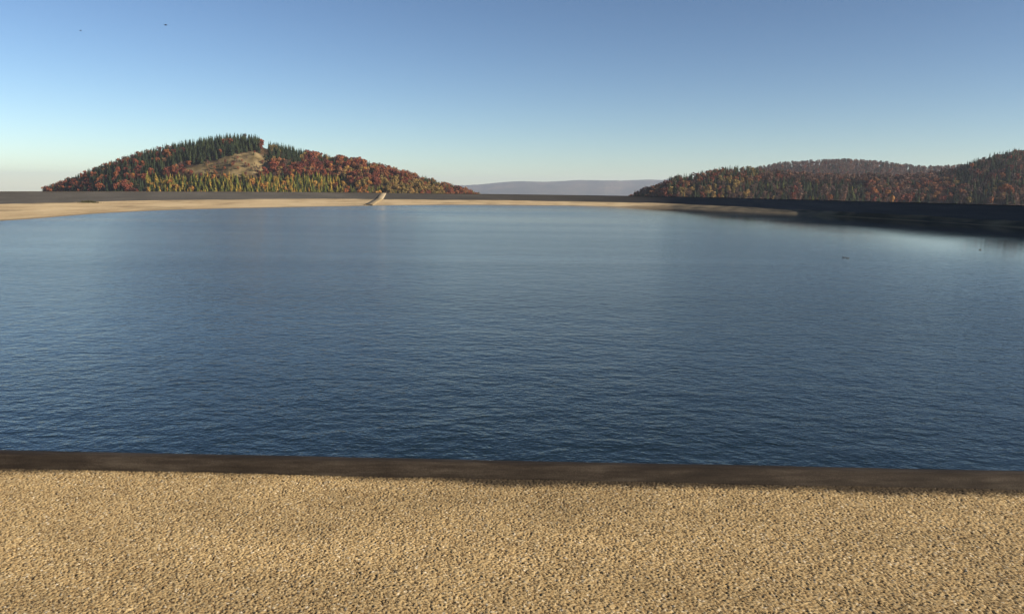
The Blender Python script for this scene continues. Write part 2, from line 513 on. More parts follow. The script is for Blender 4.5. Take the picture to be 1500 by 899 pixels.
def make_gravel():
    xs = np.arange(-7.2, 7.2, STEP)
    v = np.arange(0, 2.75, STEP)                      # distance from the kerb towards the viewer
    X, D = np.meshgrid(xs, v, indexing='ij')
    Y = near_y(X) - 0.098 - D
    gxi, gyi = np.floor(X / CELL), np.floor(Y / CELL)
    best = np.full(X.shape, 9.0)
    hid = np.zeros(X.shape)
    hid2 = np.zeros(X.shape)
    lift = np.zeros(X.shape)
    for di in (-1, 0, 1):
        for dj in (-1, 0, 1):
            cx, cy = gxi + di, gyi + dj
            px = (cx + 0.15 + 0.7 * _hash(cx, cy, 1)) * CELL
            py = (cy + 0.15 + 0.7 * _hash(cx, cy, 2)) * CELL
            r = 0.55 + 0.75 * _hash(cx, cy, 3)
            an = math.pi * _hash(cx, cy, 6)
            dx, dy = X - px, Y - py
            ex, ey = dx * np.cos(an) + dy * np.sin(an), (-dx * np.sin(an) + dy * np.cos(an)) * 1.35
            q = (ex * ex + ey * ey) / (CELL * 0.60 * r) ** 2
            m = q < best
            best[m] = q[m]
            hid[m] = _hash(cx, cy, 4)[m]
            hid2[m] = _hash(cx, cy, 5)[m]
            tx, ty = _hash(cx, cy, 7) - 0.5, _hash(cx, cy, 8) - 0.5
            lift[m] = ((dx * tx + dy * ty) * 0.40)[m]
    dome = np.clip(1 - best, -0.6, 1)
    big = fbm(X * 1.1, Y * 1.1, 51) - 0.5
    hgt = 0.0025 * np.sign(dome) * np.abs(dome) ** 0.7 * (0.6 + 0.9 * hid2) + lift + 0.012 * big + 0.003 * (fbm(X * 30, Y * 30, 52) - 0.5)
    # stone colours: tan, honey, some pale quartz, some brown; dark binder between them
    st = np.array([(0.15, 0.095, 0.042), (0.33, 0.225, 0.100), (0.40, 0.285, 0.135), (0.43, 0.315, 0.155), (0.47, 0.36, 0.195), (0.66, 0.57, 0.41)])
    pos = np.array([0.0, 0.09, 0.35, 0.72, 0.95, 1.0])
    C = np.stack([np.interp(hid, pos, st[:, k]) for k in range(3)], -1)
    patch = 0.6 * fbm(X * 0.55 + 3, Y * 1.4, 55) + 0.4 * fbm(X * 3.1, Y * 4.2, 58)
    C *= np.array([1.05, 1.06, 1.06])
    pit = (np.mod(hid2 * 7919.0, 1.0) > 0.945) & (dome > -0.3)      # stones that have broken out of the binder
    hgt = hgt - 0.0055 * pit * np.clip(dome + 0.3, 0, 1) ** 0.5
    C *= (0.80 + 0.42 * np.clip((patch - 0.3) / 0.4, 0, 1))[..., None]
    bind = np.clip((-dome - 0.25) * 3.5, 0, 1)[..., None]
    C[pit] = C[pit] * 0.35
    C = C * (1 - bind) + np.array([0.115, 0.070, 0.032]) * bind
    # soft kerb shadow painted into the stone colours along its foot
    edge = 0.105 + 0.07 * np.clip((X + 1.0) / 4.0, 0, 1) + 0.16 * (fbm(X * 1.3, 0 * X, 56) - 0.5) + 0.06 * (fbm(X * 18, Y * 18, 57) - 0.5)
    kerb_shade = np.clip((edge - D + 0.05 * (hid2 - 0.5)) / 0.09, 0, 1)[..., None] * 0.92
    C = C * (1 - kerb_shade) + np.array([0.028, 0.021, 0.015]) * kerb_shade
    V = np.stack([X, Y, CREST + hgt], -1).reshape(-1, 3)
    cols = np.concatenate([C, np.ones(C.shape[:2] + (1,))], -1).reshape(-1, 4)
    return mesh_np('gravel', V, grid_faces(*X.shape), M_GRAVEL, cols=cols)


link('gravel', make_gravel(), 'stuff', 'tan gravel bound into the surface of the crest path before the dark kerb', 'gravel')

# ------------------------------------------------------------------ hills
def tops(points, px):
    p = np.array(points, float)
    return np.interp(px, p[:, 0], p[:, 1])


L_TOP = [(-20, 300), (55, 279), (100, 263), (150, 244), (200, 227), (250, 214), (300, 205), (340, 199), (376, 200), (392, 208), (420, 213), (450, 222), (490, 229), (522, 232), (560, 243), (600, 253), (640, 264), (680, 276), (720, 288), (780, 305)]
R_TOP = [(860, 296), (905, 284), (930, 277), (960, 268), (985, 259), (1010, 256), (1040, 250), (1075, 245), (1100, 247), (1140, 252), (1200, 256), (1260, 257), (1310, 258), (1350, 256), (1385, 249), (1415, 238), (1450, 227), (1475, 222), (1500, 226), (1560, 222), (1640, 232), (1740, 262), (1840, 300)]
B_TOP = [(960, 290), (1000, 276), (1050, 258), (1100, 247), (1130, 241), (1180, 237), (1225, 235), (1270, 238), (1310, 242), (1345, 246), (1385, 244), (1430, 240), (1500, 238), (1600, 246), (1700, 275)]


class Hill:
    """A hill whose crest line rises to a given height along each bearing."""
    def __init__(s, top, d0, dr, d1, tree, seed, bulge):
        s.top, s.d0, s.dr, s.d1, s.tree, s.seed, s.bulge = top, d0, dr, d1, tree, seed, bulge
        s.lo, s.hi = top[0][0], top[-1][0]

    def height(s, X, Y):
        """Ground height at world X, Y (Y is close to the depth)."""
        px = 750 + FOCAL * X / (Y * math.cos(PITCH) + 1e-6) * 0.99
        y = tops(s.top, px)
        dr = s.dr + s.bulge * (fbm(px / 90, px * 0, s.seed) - 0.5)
        zr = EYE + (horizon_y(px) - y) / FOCAL * dr / math.cos(PITCH) * 0.985 - s.tree
        t = (Y - s.d0) / (dr - s.d0)
        up = np.sin(np.clip(t, 0, 1) * math.pi / 2) ** 0.85
        dn = 0.5 + 0.5 * np.cos(np.clip((Y - dr) / (s.d1 - dr), 0, 1) * math.pi)
        e = np.minimum(np.clip((px - s.lo) / 60, 0, 1), np.clip((s.hi - px) / 60, 0, 1))
        k = np.where(t < 1, up, dn) * e
        spur = 9 * (fbm(X / 70, Y / 70, s.seed + 5) - 0.5) * np.sin(np.clip(t, 0, 1) * math.pi)
        return VALLEY - 1 + (zr - VALLEY + 1) * k + spur * k

    def build(s, name, npx, nd, cover):
        px = np.linspace(s.lo, s.hi, npx)
        Yd = np.linspace(s.d0, s.d1, nd)
        PX, YD = np.meshgrid(px, Yd, indexing='ij')
        X = (PX - 750) / (FOCAL * 0.99) * YD * math.cos(PITCH)
        Z = s.height(X, YD)
        V = np.stack([X, YD, Z], -1).reshape(-1, 3)
        C = cover(V)
        link(name, mesh_np(name, V, grid_faces(npx, nd), M_COVER, smooth=True, cols=C), 'structure')


CLEAR = np.array([(262, 248), (300, 238), (340, 228), (374, 221), (384, 228), (395, 238), (396, 252), (370, 256), (335, 257), (300, 256), (270, 252)], float)


def in_poly(x, y, P):
    c = np.zeros(np.shape(x), bool)
    n = len(P)
    for i in range(n):
        (x1, y1), (x2, y2) = P[i], P[(i + 1) % n]
        k = ((y1 > y) != (y2 > y))
        with np.errstate(divide='ignore', invalid='ignore'):
            c ^= k & (x < (x2 - x1) * (y - y1) / (y2 - y1 + 1e-12) + x1)
    return c


def cover_left(V):
    x, y, z = project(V)
    n = fbm(V[:, 0] / 25, V[:, 1] / 25, 61)
    C = np.ones((len(V), 4))
    C[:, :3] = np.array([0.055, 0.035, 0.02]) + (n[:, None] - 0.5) * np.array([0.06, 0.03, 0.01])
    jx = 10 * (fbm(V[:, 0] / 14, V[:, 1] / 14, 67) - 0.5)
    g = in_poly(x + jx, y + jx, CLEAR)
    grass = np.array([0.17, 0.128, 0.062]) + (fbm(V[:, 0] / 12, V[:, 1] / 12, 63)[:, None] - 0.5) * np.array([0.26, 0.20, 0.11])
    scrub = np.clip((fbm(V[:, 0] / 16 + 4, V[:, 2] / 3.5, 69, 3) - 0.52) * 8, 0, 1)[:, None]
    grass = np.maximum(grass, 0.03) * (1 - scrub) + np.array([0.075, 0.055, 0.028]) * scrub
    C[g, :3] = grass[g]
    return C


def cover_right(V):
    n = fbm(V[:, 0] / 25, V[:, 1] / 25, 65)
    C = np.ones((len(V), 4))
    C[:, :3] = np.array([0.055, 0.032, 0.022]) + (n[:, None] - 0.5) * np.array([0.05, 0.03, 0.01])
    return C


HL = Hill(L_TOP, 850, 1030, 1330, 10.3, 71, 60)
HR = Hill(R_TOP, 760, 960, 1300, 10.3, 81, 90)
HB = Hill(B_TOP, 1350, 1750, 2300, 10.5, 91, 120)
HL.build('hill', 300, 110, cover_left)
HR.build('hill', 340, 110, cover_right)
HB.build('hill', 160, 60, cover_right)

# the far range
F_TOP = [(300, 292), (480, 283), (600, 276), (680, 272.5), (700, 271), (740, 267.5), (765, 266.5), (790, 267), (820, 266.3), (845, 265), (880, 265.2), (910, 265.5), (950, 264), (985, 265.8), (1030, 268), (1100, 272), (1250, 278), (1450, 290), (1600, 300)]
fx = np.linspace(300, 1600, 420)
rows = []
for k, (dist, fr) in enumerate([(9200, 0.0), (9700, 0.16), (10100, 0.36), (10500, 0.48), (10900, 0.72), (11300, 0.86), (11700, 0.95), (12000, 1.0), (12700, 0.7), (13600, 0.0)]):
    X = (fx - 750) / FOCAL * dist
    yy = tops(F_TOP, fx) + 1.2 * (fbm(fx / 22, fx * 0, 95) - 0.5) + 0.5 * (fbm(fx / 3, fx * 0 + 4, 96) - 0.5)
    zt = EYE + (horizon_y(fx) - yy) / FOCAL * 12000
    z = -300 + (zt + 300) * fr + (240 * (fbm(X / 500, X * 0 + dist / 500, 97) - 0.5) if 0 < fr < 1 else 0)
    rows.append(np.stack([X, np.full_like(X, dist), z], -1))
VF = np.stack(rows, 1).reshape(-1, 3)
link('far_hills', mesh_np('far_hills', VF, grid_faces(len(fx), len(rows)), M_FAR, smooth=True), 'structure')

# ------------------------------------------------------------------ tree shapes, one metre high
def trunk(h0, r0, h1, r1, sides=5, lean=(0, 0)):
    V, F = [], []
    for k in range(sides):
        a = 2 * math.pi * k / sides
        V.append((r0 * math.cos(a), r0 * math.sin(a), h0))
        V.append((r1 * math.cos(a) + lean[0], r1 * math.sin(a) + lean[1], h1))
    for k in range(sides):
        a, b = 2 * k, 2 * ((k + 1) % sides)
        F.append((a, b, b + 1, a + 1))
    return np.array(V), np.array(F)


def conifer(seed, width, tiers, dense=1.0):
    r = random.Random(seed)
    V, F = trunk(-0.06, 0.018, 0.9, 0.004)
    V, F, MI = list(map(tuple, V)), [tuple(f) for f in F], [1] * 5
    T = []
    for k in range(tiers):
        u = k / (tiers - 1)
        z = 0.10 + 0.86 * u
        rad = width * ((1 - u) ** 0.85 * 0.95 + 0.035) * r.uniform(0.85, 1.12)
        n = max(5, int((10 if u < 0.5 else 7) * dense))
        ph = r.uniform(0, 6.28)
        for j in range(n):
            if r.random() < 0.10: continue
            a = ph + 6.283 * j / n + r.uniform(-0.2, 0.2)
            rr = rad * r.uniform(0.7, 1.2)
            hw = 6.283 / n * 0.5 * r.uniform(0.8, 1.2)
            dz = rr * r.uniform(0.25, 0.55)
            top = 0.10 * (1 - 0.6 * u)
            b = len(V)
            V += [(0.0, 0.0, z + top), (rr * 0.75 * math.cos(a - hw), rr * 0.75 * math.sin(a - hw), z - dz * 0.4),
                  (rr * math.cos(a), rr * math.sin(a), z - dz), (rr * 0.75 * math.cos(a + hw), rr * 0.75 * math.sin(a + hw), z - dz * 0.4)]
            F.append((b, b + 1, b + 2, b + 3))
            MI.append(0)
    return np.array(V), np.array(F), np.array(MI)


def broadleaf(seed, width, clumps, size, low=0.18, blobs=7):
    r = random.Random(seed)
    V, F = trunk(-0.06, 0.022, 0.55, 0.012, lean=(r.uniform(-.02, .02), r.uniform(-.02, .02)))
    V, F, MI = list(map(tuple, V)), [tuple(f) for f in F], [1] * 5
    for k in range(4):                                   # limbs
        a = 1.57 * k + r.uniform(-0.4, 0.4)
        z0, L = r.uniform(0.28, 0.5), r.uniform(0.18, 0.3)
        b = len(V)
        d = (math.cos(a) * L * 0.7, math.sin(a) * L * 0.7, L)
        V += [(0.008, 0, z0), (-0.006, 0.008, z0), (-0.006, -0.008, z0), (d[0], d[1], z0 + d[2])]
        F += [(b, b + 1, b + 3, b + 3), (b + 1, b + 2, b + 3, b + 3), (b + 2, b, b + 3, b + 3)]
        MI += [1, 1, 1]
    B = []
    for k in range(blobs):
        a, q = r.uniform(0, 6.28), width * 0.55 * math.sqrt(r.random())
        z = r.uniform(low + 0.18, 0.84)
        s = width * r.uniform(0.42, 0.62) * (1.0 if z < 0.7 else 0.8)
        B.append((q * math.cos(a), q * math.sin(a), min(z, 1 - s * 0.85), s))
    for k in range(clumps):
        bx, by, bz, s = r.choice(B)
        d = Vector((r.gauss(0, 1), r.gauss(0, 1), r.gauss(0, 1) + 0.25)).normalized()
        p = Vector((bx, by, bz)) + d * s * r.uniform(0.6, 1.05)
        n = (d + Vector((r.gauss(0, .6), r.gauss(0, .6), r.gauss(0, .6)))).normalized()
        t = n.orthogonal().normalized()
        t.rotate(Matrix.Rotation(r.uniform(0, 6.28), 3, n))
        w = n.cross(t)
        q = size * r.uniform(0.6, 1.3)
        b = len(V)
        for (i, j) in ((-1, -0.4), (0.2, -0.9), (1, 0.3), (-0.3, 0.9)):
            c = p + (t * i + w * j) * q + n * q * r.uniform(-0.35, 0.35)
            V.append(tuple(c))
        F.append((b, b + 1, b + 2, b + 3))
        MI.append(0)
    return np.array(V), np.array(F), np.array(MI)


SHAPES = {
    'spruce': [conifer(s, w, 12) for s, w in ((1, .23), (2, .20), (3, .25), (4, .22), (5, .18))],
    'young': [conifer(s, w, 10) for s, w in ((11, .27), (12, .30), (13, .24))],
    'larch': [conifer(s, w, 10, 1.0) for s, w in ((21, .25), (22, .29), (23, .22))],
    'beech': [broadleaf(s, w, 330, .047) for s, w in ((31, .40), (32, .46), (33, .36), (34, .43))],
    'orange': [broadleaf(s, w, 330, .047) for s, w in ((41, .40), (42, .45), (43, .36))],
    'birch': [broadleaf(s, w, 300, .046, 0.14) for s, w in ((51, .34), (52, .40), (53, .30))],
    'bare': [broadleaf(s, w, 210, .040, 0.22) for s, w in ((61, .32), (62, .38), (63, .28))],
}
TREEMESH = {}
for sp, L in SHAPES.items():
    for k, (V, F, MI) in enumerate(L):
        tri = np.array([len(set(f)) == 3 for f in F])
        me = mesh_np(f'{sp}_tree', V, [F[~tri], F[tri][:, :3]] if tri.any() else F, [LEAF[sp], M_BARK], np.concatenate([MI[~tri], MI[tri]]))
        TREEMESH[sp, k] = me

# ------------------------------------------------------------------ planting
def plant(hill, step, seed, choose, px_lo, px_hi):
    rg = np.random.default_rng(seed)
    x0, x1 = (px_lo - 750) / FOCAL * hill.d1, (px_hi - 750) / FOCAL * hill.d1
    out = []
    for gx_ in np.arange(min(x0, x1), max(x0, x1), step):
        for gy_ in np.arange(hill.d0 + 20, hill.dr + 75, step):
            out.append((gx_ + rg.uniform(-.5, .5) * step, gy_ + rg.uniform(-.5, .5) * step))
    P = np.array(out)
    z = hill.height(P[:, 0], P[:, 1])
    P3 = np.column_stack([P, z])
    x, y, d = project(P3)
    keep = (x > px_lo) & (x < px_hi) & (y < horizon_y(x) + 14) & (z > VALLEY + 10)
    P3, x, y = P3[keep], x[keep], y[keep]
    res = []
    for p, a, b in zip(P3, x, y):
        c = choose(a, b, rg, tops(hill.top, a))
        if c is None: continue
        sp, h, zone = c
        res.append(dict(p=p, sp=sp, h=h * 0.74 * rg.uniform(0.7, 1.3), w=rg.uniform(0.88, 1.2), rot=rg.uniform(0, 6.28), zone=zone, k=int(rg.integers(len(SHAPES[sp])))))
    return res


def pick(rg, *opts):
    """opts: (weight, species, height, zone)"""
    w = np.array([o[0] for o in opts], float)
    return opts[int(rg.choice(len(opts), p=w / w.sum()))][1:]


def patchy(a, b, seed, s=22):
    return float(fbm(np.array(a / s), np.array(b / (s * 0.45)), seed, 2))


def choose_left(x, y, rg, top):
    """x, y: where the tree's foot stands on the hill as a bearing; top: the skyline there."""
    n = patchy(x, y, 101)
    h = horizon_y(x) + 8
    f = (y - 10 - top) / max(h - top, 1)                  # 0 skyline, 1 foot of the hill
    if in_poly(np.array(x), np.array(y - 1.0), CLEAR) or in_poly(np.array(x), np.array(y - 6.0), CLEAR):
        if rg.random() < (0.20 if y < 238 else 0.60) * (0.45 + 1.0 * (n > 0.5)):
            return pick(rg, (1, 'beech', 6, 'clear'), (1, 'bare', 5.5, 'clear'), (0.3, 'spruce', 6, 'clear'))
        return None
    if 384 < x < 394 and y < 230:
        return None
    if 250 < x < 381 and y < 243:
        return pick(rg, (30, 'spruce', 14.5, 'summit'), (0.6, 'beech', 12, 'leftmid'))
    if y > 268 and x < 215 or (y > 262 and x < 180):
        return pick(rg, (7, 'spruce', 13, 'leftfoot'), (2, 'beech', 12, 'leftfoot'))
    if y > 263 and 212 <= x < 505:
        if n > 0.52:
            return pick(rg, (6, 'larch', 12, 'foot'), (4, 'young', 11, 'foot'), (1, 'orange', 10, 'foot'))
        return pick(rg, (3, 'larch', 12, 'foot'), (6, 'young', 12, 'foot'), (1, 'spruce', 13, 'foot'))
    if y > 276 and 505 <= x < 562:
        return pick(rg, (5, 'young', 9, 'foot'), (2, 'orange', 9, 'foot'))
    if x < 262:
        if f < 0.40:
            return pick(rg, (7, 'spruce', 14, 'leftridge'), (2.2 if n > 0.5 else 0.5, 'beech', 12, 'leftridge'))
        if n > 0.45:
            return pick(rg, (7, 'beech', 12, 'leftmid'), (0.6, 'orange', 10, 'leftmid'), (1, 'spruce', 14, 'leftmid'))
        return pick(rg, (6, 'spruce', 14, 'leftmid'), (1.5, 'beech', 12, 'leftmid'))
    if x < 384:
        return pick(rg, (4, 'beech', 11, 'leftmid'), (0.4, 'orange', 10, 'leftmid'), (1.5, 'spruce', 12, 'leftmid'), (1.5, 'bare', 10, 'leftmid'))
    if x < 445 and f < 0.30:
        return pick(rg, (8, 'spruce', 13, 'rightridge'), (1, 'birch', 11, 'rightridge'))
    if f < 0.22:
        q = patchy(x, 0, 107, 30)
        if q > 0.50:
            return pick(rg, (6, 'spruce', 13, 'rightridge'), (2, 'beech', 12, 'rightridge'), (1, 'birch', 11, 'rightridge'))
        return pick(rg, (5, 'beech', 13, 'rightridge'), (2, 'spruce', 13, 'rightridge'), (1, 'bare', 12, 'rightridge'), (1, 'birch', 11, 'rightridge'))
    if 555 < x < 650 and y > 266:
        return pick(rg, (7, 'birch', 11, 'rightfoot'), (1, 'beech', 11, 'rightfoot'), (1, 'young', 9, 'rightfoot'))
    if x > 650:
        return pick(rg, (6, 'beech', 10, 'rightfoot'), (2, 'spruce', 12, 'rightridge'))
    if n > 0.58 and x > 500:
        return pick(rg, (4, 'birch', 12, 'rightmid'), (2, 'beech', 12, 'rightmid'), (1.2, 'orange', 12, 'rightmid'))
    return pick(rg, (8, 'beech', 13, 'rightmid'), (0.7, 'orange', 11, 'rightmid'), (1.0, 'birch', 12, 'rightmid'), (0.9, 'spruce', 13, 'rightmid'), (1.0, 'bare', 12, 'rightmid'))


def choose_right(x, y, rg, top):
    n = patchy(x, y, 111)
    h = horizon_y(x) + 9
    f = (y - 9 - top) / max(h - top, 1)
    if x < 975:
        return pick(rg, (4, 'beech', 11, 'r_tail'), (3, 'spruce', 12, 'r_tail'), (2, 'bare', 11, 'r_tail'))
    if x < 1110:
        if f < 0.5 and n > 0.35:
            return pick(rg, (7, 'spruce', 15, 'r_knoll'), (2, 'beech', 13, 'r_knoll'), (1, 'bare', 12, 'r_knoll'))
        return pick(rg, (7, 'spruce', 14, 'r_knoll'), (2, 'birch', 13, 'r_knoll'), (2, 'bare', 12, 'r_knoll'), (1, 'beech', 12, 'r_knoll'))
    if x < 1265:
        if f > 0.30 and n < 0.70:
            return pick(rg, (10, 'spruce', 13, 'r_saddle'), (2, 'young', 13, 'r_saddle'), (1.5, 'bare', 12, 'r_saddle'), (0.4, 'birch', 12, 'r_saddle'))
        return pick(rg, (5, 'bare', 14, 'r_saddle'), (1, 'beech', 13, 'r_saddle'), (4, 'spruce', 14, 'r_saddle'))
    if x < 1395:
        if f > 0.3:
            return pick(rg, (5, 'beech', 13, 'r_mid'), (0.6, 'orange', 13, 'r_mid'), (4, 'bare', 12, 'r_mid'), (4 if n < 0.5 else 1.5, 'spruce', 14, 'r_mid'))
        return pick(rg, (6, 'bare', 15, 'r_mid'), (1.2, 'beech', 13, 'r_mid'), (2 if n > 0.5 else 0.5, 'spruce', 15, 'r_mid'))
    if f < 0.45:
        return pick(rg, (7, 'spruce', 16, 'r_peak'), (2, 'bare', 14, 'r_peak'), (1.5, 'beech', 13, 'r_peak'))
    if n > 0.5:
        return pick(rg, (3.5, 'beech', 13, 'r_peak'), (4, 'bare', 13, 'r_peak'), (0.4, 'orange', 12, 'r_peak'), (4, 'spruce', 14, 'r_peak'))
    return pick(rg, (5, 'spruce', 15, 'r_peak'), (2, 'bare', 13, 'r_peak'), (1, 'birch', 12, 'r_peak'))


def choose_back(x, y, rg, top):
    return pick(rg, (8, 'bare', 15, 'back'), (1.0, 'beech', 14, 'back'), (2, 'spruce', 16, 'back'))


TREES = plant(HL, 4.7, 201, choose_left, 30, 730) + [t for t in plant(HL, 4.5, 209, choose_left, 205, 565) if t['zone'] == 'foot'] + plant(HR, 5.2, 202, choose_right, 885, 1560)
BACK = plant(HB, 9.0, 203, choose_back, 985, 1560)

# which of them a viewer on the near crest can see, and how much of each
W, Hh = 1520, 320
ids = np.full((Hh, W), -1, np.int32)
ALL = TREES + BACK
order = sorted(range(len(ALL)), key=lambda i: -ALL[i]['p'][1])
feet = np.array([t['p'] for t in ALL])
px_, pyf, dd = project(feet)
_, pyt, _ = project(feet + np.array([[0, 0, t['h']] for t in ALL]))
crest_px, crest_py, _ = project(np.column_stack([CR[CR[:, 1] > 60], np.full((CR[:, 1] > 60).sum(), CREST)]))
o_ = np.argsort(crest_px)
crest_line = np.interp(np.arange(W), crest_px[o_], crest_py[o_])
for i in order:
    t = ALL[i]
    con = t['sp'] in ('spruce', 'young', 'larch')
    hgt = pyf[i] - pyt[i]
    hw = hgt * t['w'] * (0.19 if con else 0.40)
    y0, y1 = int(max(pyt[i], 0)), int(min(pyf[i], Hh - 1))
    for y in range(y0, y1 + 1):
        u = (y - pyt[i]) / max(hgt, 1)
        w = hw * (u if con else math.sqrt(max(0, 1 - (2 * u - 0.95) ** 2)))
        a, b = int(round(px_[i] - w)), int(round(px_[i] + w))
        if b >= 0 and a < W:
            ids[y, max(a, 0):min(b + 1, W)] = i
for x in range(W):
    ids[int(crest_line[x]) + 1:, x] = -1
seen = np.bincount(ids[ids >= 0].ravel(), minlength=len(ALL))

WHERE = {
    'summit': 'in the dense stand on the summit of the left hill',
    'clear': 'standing alone on the tan clearing of the left hill',
    'leftridge': 'along the left skyline of the left hill',
    'leftmid': 'on the slope below the summit stand of the left hill',
    'leftfoot': 'at the far left foot of the left hill',
    'foot': 'in the yellow belt at the foot of the left hill',
    'rightridge': 'along the right skyline of the left hill',
    'rightmid': 'on the slope right of the clearing of the left hill',
    'rightfoot': 'at the low right end of the left hill',
    'r_tail': 'on the low tail of the right hills by the far range',
    'r_knoll': 'on the first knoll of the right hills',
    'r_saddle': 'in the saddle of the right hills',
    'r_mid': 'in the middle of the right hills above the black bank',
    'r_peak': 'on the peak at the right edge',
    'back': 'on the hazy ridge behind the right hills',
}
LOOK = {'spruce': 'dark green spruce', 'young': 'light green young spruce', 'larch': 'golden yellow larch', 'beech': 'rust red round beech',
        'orange': 'orange leaved broad tree', 'birch': 'olive yellow birch', 'bare': 'grey brown bare tree'}
NAME = {'spruce': 'spruce_tree', 'young': 'young_spruce_tree', 'larch': 'larch_tree', 'beech': 'beech_tree', 'orange': 'broadleaf_tree', 'birch': 'birch_tree', 'bare': 'bare_tree'}
MOST = 285
single, mass = [], []
for sp in SHAPES:
    L = sorted([i for i in range(len(TREES)) if ALL[i]['sp'] == sp and seen[i] >= 6], key=lambda i: -seen[i])
    single += L[:MOST]
ss = set(single)
mass = [i for i in range(len(ALL)) if i not in ss and (seen[i] > 0 or random.random() < 0.25)]
for i in single:
    t = ALL[i]
    o = link(NAME[t['sp']], TREEMESH[t['sp'], t['k']], None, f"{LOOK[t['sp']]} {WHERE[t['zone']]}", 'tree', f"{LOOK[t['sp']]} trees {WHERE[t['zone']]}", loc=tuple(t['p']))
    o.rotation_euler = (0, 0, t['rot'])
    o.scale = (t['h'] * t['w'], t['h'] * t['w'], t['h'])

# the wood on the shoulder east of the basin, whose shade lies over the right bank
for k in range(420):
    X, Y = random.uniform(112, 168), random.uniform(60, 262)
    if X / Y < 0.70: continue
    ALL.append(dict(p=np.array([X, Y, CREST - 1.4]), sp=random.choice(['spruce', 'spruce', 'beech', 'bare']), h=random.uniform(12, 17), w=random.uniform(1.0, 1.3), rot=random.uniform(0, 6.28), k=0))
    mass.append(len(ALL) - 1)

mats, slot = [], {}
for sp in SHAPES:
    slot[sp] = len(mats)
    mats.append(LEAF[sp])
mats.append(M_BARK)
VV, FF, MM, TT, off = [], [], [], [], 0
for i in mass:
    t = ALL[i]
    V, F, MI = SHAPES[t['sp']][t['k']]
    c, s = math.cos(t['rot']), math.sin(t['rot'])
    q = V * np.array([t['h'] * t['w'], t['h'] * t['w'], t['h']])
    q = np.column_stack([q[:, 0] * c - q[:, 1] * s, q[:, 0] * s + q[:, 1] * c, q[:, 2]]) + t['p']
    keep = np.array([len(set(f)) == 4 for f in F])
    VV.append(q)
    FF.append(F[keep] + off)
    MM.append(np.where(MI[keep] == 1, len(mats) - 1, slot[t['sp']]))
    TT.append(np.full(len(V), random.random(), np.float32))
    off += len(V)
wm = mesh_np('woodland', np.concatenate(VV), np.concatenate(FF), mats, np.concatenate(MM))
wm.attributes.new('tint', 'FLOAT', 'POINT').data.foreach_set('value', np.concatenate(TT))
link('woodland', wm, 'stuff', 'mixed autumn forest filling the slopes between the single trees', 'forest')

# ------------------------------------------------------------------ access ramp on the far bank
def slab(sections, mat, name, parent=None):
    """sections: (centre x, y, z top, half width, thickness) along the run; a solid with worn edges."""
    V = []
    s = np.array(sections, float)
    d = np.gradient(s[:, :2], axis=0)
    d /= np.linalg.norm(d, axis=1)[:, None]
    nrm = np.stack([-d[:, 1], d[:, 0]], 1)
    for (x, y, z, hw, th), n in zip(s, nrm):
        for k, dz in ((-1, -th), (-1, -0.06), (-0.96, 0), (0.96, 0), (1, -0.06), (1, -th)):
            V.append((x + n[0] * hw * k, y + n[1] * hw * k, z + dz))
    m = len(s)
    F = grid_faces(m, 6)
    caps = [np.array([[0, 1, 2, 3], [0, 3, 4, 5]]), np.array([[0, 3, 2, 1], [0, 5, 4, 3]]) + (m - 1) * 6]
    return link(name, mesh_np(name, np.array(V), [F] + caps, mat), parent=parent)


M_CONC = mat_plain('pale_concrete', (0.27, 0.22, 0.145), 0.9, 0.18, 0.8)
M_OLD = mat_plain('silted_concrete', (0.22, 0.17, 0.095), 0.95, 0.3, 0.5)
rp = bpy.data.objects.new('access_ramp', None)
COL.objects.link(rp)
rp.location = (-58, 340, 1.5)
rp['label'] = 'concrete access ramp running down the far bank across the beach to the water'
rp['category'] = 'ramp'
bpy.context.view_layer.update()


def on_ramp(o):
    o.parent = rp
    o.matrix_parent_inverse = rp.matrix_world.inverted()


up = slab([(-58.6 - 0.6 * u, 365.6 - 7.6 * u, 3.82 - 2.45 * u, 1.3, 1.2) for u in np.linspace(0, 1, 9)], M_CONC, 'upper_slab')
lo = slab([(-59.2 + 10.6 * u, 357.97 - 86 * u, 1.37 - 1.06 * u, 1.25 + 0.1 * math.sin(9 * u), 1.4) for u in np.linspace(0, 1, 12)], M_OLD, 'lower_causeway')
lo['label'] = 'silt covered olive lower causeway ending at the water'
on_ramp(up)
on_ramp(lo)

# ------------------------------------------------------------------ weeds at the toe of the left bank
M_WEED = mat_plain('dry_weed', (0.035, 0.034, 0.016), 0.95, 0.4, 4.0)


def weed_clump(seed, length, depth, height, n):
    r = random.Random(seed)
    V, F = [], []
    for k in range(n):
        x = r.gauss(0, 0.5) * length / 2
        y = r.gauss(0, 0.45) * depth / 2
        h = height * r.uniform(0.4, 1.0) * math.exp(-(x / length * 2) ** 2)
        a, w = r.uniform(0, 6.28), r.uniform(0.04, 0.10)
        lx, ly = r.gauss(0, 0.25) * h, r.gauss(0, 0.25) * h
        b = len(V)
        V += [(x - w * math.cos(a), y - w * math.sin(a), -0.1), (x + w * math.cos(a), y + w * math.sin(a), -0.1), (x + lx * 0.6 + w * .6 * math.cos(a), y + ly * 0.6 + w * .6 * math.sin(a), h * 0.7), (x + lx, y + ly, h)]
        F.append((b, b + 1, b + 2, b + 3))
    return mesh_np('weed_clump', np.array(V), np.array(F), M_WEED)


def bank_point(px, want_u=0.03):
    """The beach point close under the toe on a given bearing."""
    j = int(round(want_u * (nb - 5)))
    P = Vb[:, j]
    P = P[(P[:, 1] > 60)]
    x, y, d = project(P)
    return P[np.argmin(np.abs(x - px))]


